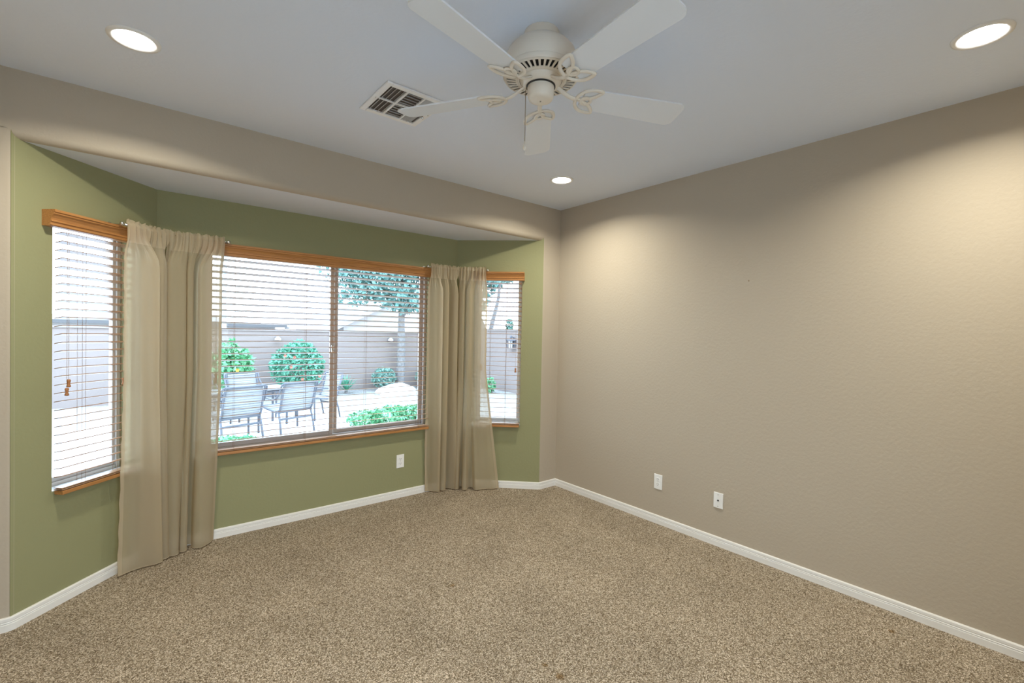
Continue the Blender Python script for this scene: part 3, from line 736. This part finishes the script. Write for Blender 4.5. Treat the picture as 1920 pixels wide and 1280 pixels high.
def tree(label, loc, trunk, branches, blobs, n, size, mt, seed):
    t = thing('tree', label, 'tree', loc, 0, 'garden trees')
    b = MB(); b.tube(crom([p[:3] for p in trunk], 5), [trunk[0][3]+(trunk[-1][3]-trunk[0][3])*i/(5*(len(trunk)-1)) for i in range(5*(len(trunk)-1)+1)], 10)
    b.build('trunk', BARK, t, smooth=True)
    for br in branches:
        b = MB(); c = crom([p[:3] for p in br], 5); b.tube(c, [br[0][3]+(br[-1][3]-br[0][3])*i/(len(c)-1) for i in range(len(c))], 8); b.build('branch', BARK, t, smooth=True)
    leaves(blobs, n, size, seed, shell=.2).build('foliage', mt, t, fixn=False)
    return t
tree('tree with a straight rough trunk standing before the back garden wall', (3.14, 10.0, G),
     [(0, 0, 0, .15), (.03, 0, 1.2, .125), (.02, 0, 2.1, .115), (.05, 0, 3.0, .09), (.1, 0, 4.2, .05)],
     [[(.02, 0, 2.2, .07), (.5, -.1, 2.9, .05), (1.1, -.1, 3.6, .02)], [(.02, 0, 2.4, .06), (-.6, .1, 3.0, .045), (-1.2, 0, 3.4, .02)]],
     [(.1, 0, 4.3, 1.5, 1.2, 1.0), (-.7, 0, 3.35, 1.1, 1.0, .75), (.95, 0, 3.3, 1.0, .9, .8), (-.1, -.3, 2.75, .9, .8, .45), (-1.1, -.2, 3.0, .6, .6, .4), (.9, -.2, 2.6, .6, .6, .35), (1.6, 0, 4.3, 1.0, 1., .8), (-1.2, 0, 4.2, .7, .8, .5), (-1.7, 0, 3.6, .75, .7, .65), (-1.5, .1, 2.75, .5, .5, .3)], 11000, .092, LEAF4, 21)
tree('tree with a forked V trunk beyond the side garden wall', (7.5, 11.3, G),
     [(0, 0, 0, .16), (.0, 0, .9, .15), (0, .05, 1.6, .14)],
     [[(0, .05, 1.5, .11), (0, -.25, 2.3, .09), (0, -.55, 3.1, .07), (0, -.7, 4.2, .04)], [(0, .05, 1.5, .11), (0, .45, 2.1, .09), (0, .85, 2.8, .07), (0, 1.1, 3.8, .04)]],
     [(0, -.2, 4.3, 1.0, 1.1, .8), (0, .7, 3.9, .9, .7, .8), (0, .6, 3.0, .5, .4, .35), (0, -1.2, 4.6, .8, .7, .7)], 3200, .125, LEAF4, 22)
shrub('pale agave top showing above the side garden wall', (7.0, 9.435, G), [(0, 0, 2.05, .12, .16, .22)], 120, .09, LEAF3, 12, stems=3)

# garden lamps
def wall_lamp(label, loc, rz, s_=1.0):
    t = thing('wall_lamp', label, 'outdoor lamp', loc, rz, 'small lamps on the garden wall')
    b = MB(); b.box(-.05*s_, .05*s_, -.02, 0, -.06*s_, .06*s_); b.build('mount', BRONZE, t, bevel=.004)
    b = MB(); b.lathe([(.02*s_, .0), (.075*s_, -.05*s_), (.08*s_, -.10*s_), (.07*s_, -.10*s_)], 16, (0, -.11*s_, .07*s_)); b.tube([(0, -.01, .03*s_), (0, -.11*s_, .07*s_)], .012, 8); b.build('lamp_shade', PLATE, t, smooth=True)
    return t
wall_lamp('small lamp on the back garden wall above the round shrub', (-.264, 10.4, 1.24), 0)
wall_lamp('small lamp on the back garden wall left of the tree trunk', (2.951, 10.4, 1.24), 0)
t = thing('wall_lantern', 'dark lantern on the side garden wall seen through the narrow right window', 'outdoor lamp', (5.6, 7.45, 1.24), -PI/2)
b = MB(); b.box(-.05, .05, -.02, 0, -.10, .16); b.build('mount', BRONZE, t)
b = MB()
for x in (-.085, .085):
    for y in (-.06, -.21): b.box(x-.012, x+.012, y-.012, y+.012, -.16, .06)
b.box(-.10, .10, -.225, -.045, -.18, -.155); b.prism([(-.12, .06), (.12, .06), (.05, .13), (-.05, .13)], -.245, -.025, axis='y'); b.build('lantern_cage', BRONZE, t)
b = MB(); b.lathe([(.02, .13), (.035, .16), (.03, .20), (.012, .22)], 10, (0, -.135, 0)); b.tube([(0, -.135, .2), (0, -.01, .14)], .012, 6); b.build('hook', BRONZE, t)
b = MB(); b.lathe([(.045, -.15), (.045, .05)], 12, (0, -.135, 0)); b.build('glass_chimney', mat('frosted', (.75, .77, .8), .4), t)

# neighbouring houses beyond the wall and a pole
ROOF = mat('roof_tile', (.38, .35, .34), .85, bump=(15, .5, .03)); STUC = mat('neighbour_stucco', (.42, .38, .36), .9); FASC = mat('fascia', (.10, .095, .095), .7)
def house(label, loc, w, d, h, rise):
    t = thing('house', label, 'house', loc, 0, 'houses beyond the garden wall')
    b = MB(); b.box(-w/2, w/2, 0, d, 0, h); b.build('wall', STUC, t)
    e = .5; b = MB(); b.add([(-w/2-e, -e, h), (w/2+e, -e, h), (w/2+e, d+e, h), (-w/2-e, d+e, h), (-w/2+d*.35, d/2, h+rise), (w/2-d*.35, d/2, h+rise)], [(0,1,5,4), (1,2,5), (2,3,4,5), (3,0,4), (0,3,2,1)]); b.build('roof', ROOF, t)
    b = MB(); b.box(-w/2-e, w/2+e, -e-.04, -e, h-.10, h+.06); b.build('fascia', FASC, t)
    for x in (-w*.25, w*.2):
        b = MB(); b.box(x-.5, x+.5, -.03, 0, h-1.4, h-.4); b.build('window', FASC, t)
    return t
house('long low neighbouring house beyond the wall left of the mullion', (-2.4, 26, G-.5), 11, 7, 2.46, .45)
t = thing('gabled_house', 'neighbouring gabled house beyond the wall right of the mullion', 'house', (7.2, 18, G-.5))
b = MB(); b.prism([(-3.0, 0), (3.0, 0), (3.0, 2.5), (0, 4.0), (-3.0, 2.5)], 0, 8, axis='y'); b.build('wall', STUC, t)
b = MB()
for sg in (-1, 1):
    b.add([(sg*3.5, -.5, 2.27), (0, -.5, 4.02), (0, 8.5, 4.02), (sg*3.5, 8.5, 2.27), (sg*3.5, -.5, 2.42), (0, -.5, 4.17), (0, 8.5, 4.17), (sg*3.5, 8.5, 2.42)], [(0,1,2,3),(4,5,6,7),(0,1,5,4),(3,2,6,7),(0,3,7,4)])
b.build('roof', ROOF, t)
o = MB(); o.tube([(0, 0, 0), (0, 0, 7)], [.10, .07], 10); o = o.build('utility_pole', mat('pole', (.45, .55, .58), .6), smooth=True); o.location = (-.222, 20, G-.5)
tag(o, 'pale utility pole beyond the garden wall, by the left curtain edge', 'pole')

# patio furniture
SLING = mat('sling_mesh', (.27, .265, .27), .8); TABLE = mat('table_glass_top', (.22, .22, .23), .25)
def chair(label, loc, rz):
    t = thing('patio_chair', label, 'chair', loc, rz, 'sling patio chairs')   # faces +y
    W = .29
    b = MB(); n_ = 12
    # back sling, slightly dished
    for i in range(n_):
        t0, t1 = i/n_, (i+1)/n_
        def bp(q): return (-.27-.13*q - .02*math.sin(PI*q), .40+.45*q)
        (y0, z0), (y1, z1) = bp(t0), bp(t1)
        b.quad((-W+.02, y0, z0), (W-.02, y0, z0), (W-.02, y1, z1), (-W+.02, y1, z1))
    o = b.build('backrest', SLING, t, smooth=True); s_ = o.modifiers.new('s', 'SOLIDIFY'); s_.thickness = .006
    b = MB()
    for i in range(8):
        y0 = -.25+.5*i/8; y1 = -.25+.5*(i+1)/8
        zf = lambda y: .40+.04*((y+.25)/.5) - .012*math.sin(PI*(y+.25)/.5)
        b.quad((-W+.02, y0, zf(y0)), (W-.02, y0, zf(y0)), (W-.02, y1, zf(y1)), (-W+.02, y1, zf(y1)))
    o = b.build('seat', SLING, t, smooth=True); s_ = o.modifiers.new('s', 'SOLIDIFY'); s_.thickness = .006
    for sg in (-1, 1):
        x = sg*W
        b = MB(); b.tube(crom([(x, -.42, .87), (x, -.36, .68), (x, -.27, .40), (x, -.05, .395), (x, .25, .44)], 5), .016, 8); b.build('side_rail', BRONZE, t, smooth=True)
        b = MB(); b.tube([(x, -.25, .42), (x*1.02, -.32, .2), (x*1.04, -.36, 0)], .016, 8); b.build('leg', BRONZE, t, smooth=True)
        xa = x*1.22
        b = MB(); b.tube(crom([(xa, .22, .0), (xa, .23, .40), (xa, .22, .56), (xa, .16, .615)], 4), .016, 8); b.build('leg', BRONZE, t, smooth=True)
        b = MB(); b.tube(crom([(xa, .18, .61), (xa, 0, .615), (xa, -.22, .60), (x*1.16, -.33, .68), (x*1.12, -.40, .84), (x*1.02, -.42, .865)], 5), .017, 8, flat=.8); b.build('armrest', BRONZE, t, smooth=True)
        b = MB(); b.tube([(x, .20, .435), (xa, .22, .42)], .012, 6); b.build('arm_link', BRONZE, t)
    for y, z, nm in ((-.42, .87, 'top_rail'), (-.275, .385, 'back_rail'), (.25, .44, 'front_rail'), (-.30, .27, 'stretcher')):
        b = MB(); b.tube([(-W*1.02, y, z), (W*1.02, y, z)], .017, 8); b.build(nm, BRONZE, t, smooth=True)
    return t
c0 = chair('sling patio chair with its back to the window, left of the pair', (-2.06, 5.12, G), math.radians(16))
def again(label, loc, rz):
    c = copy_tree(c0); c['label'] = label; c.location = loc; c.rotation_euler = (0, 0, math.radians(rz)); return c
again('sling patio chair with its back to the window, nearer the window mullion', (-1.22, 5.36, G), 18)
again('sling patio chair facing the window across the table, behind the left chair', (-2.28, 6.66, G), 196)
again('sling patio chair facing the window across the table, behind the right chair', (-1.46, 6.94, G), 198)
again('sling patio chair seen from its side at the right end of the table', (-.42, 6.42, G), 104)
t = thing('patio_table', 'dark patio table between the sling chairs', 'table', (-1.76, 6.02, G), math.radians(17))
b = MB(); b.box(-.78, .78, -.30, .30, .66, .69); b.build('tabletop', TABLE, t, bevel=.006)
for x in (-.66, .66):
    for y in (-.24, .24):
        b = MB(); b.tube([(x, y, 0), (x, y, .66)], .02, 8); b.build('leg', BRONZE, t)
b = MB()
for y in (-.26, .26): b.tube([(-.68, y, .635), (.68, y, .635)], .016, 6)
for x in (-.68, .68): b.tube([(x, -.26, .635), (x, .26, .635)], .016, 6)
b.build('apron', BRONZE, t)
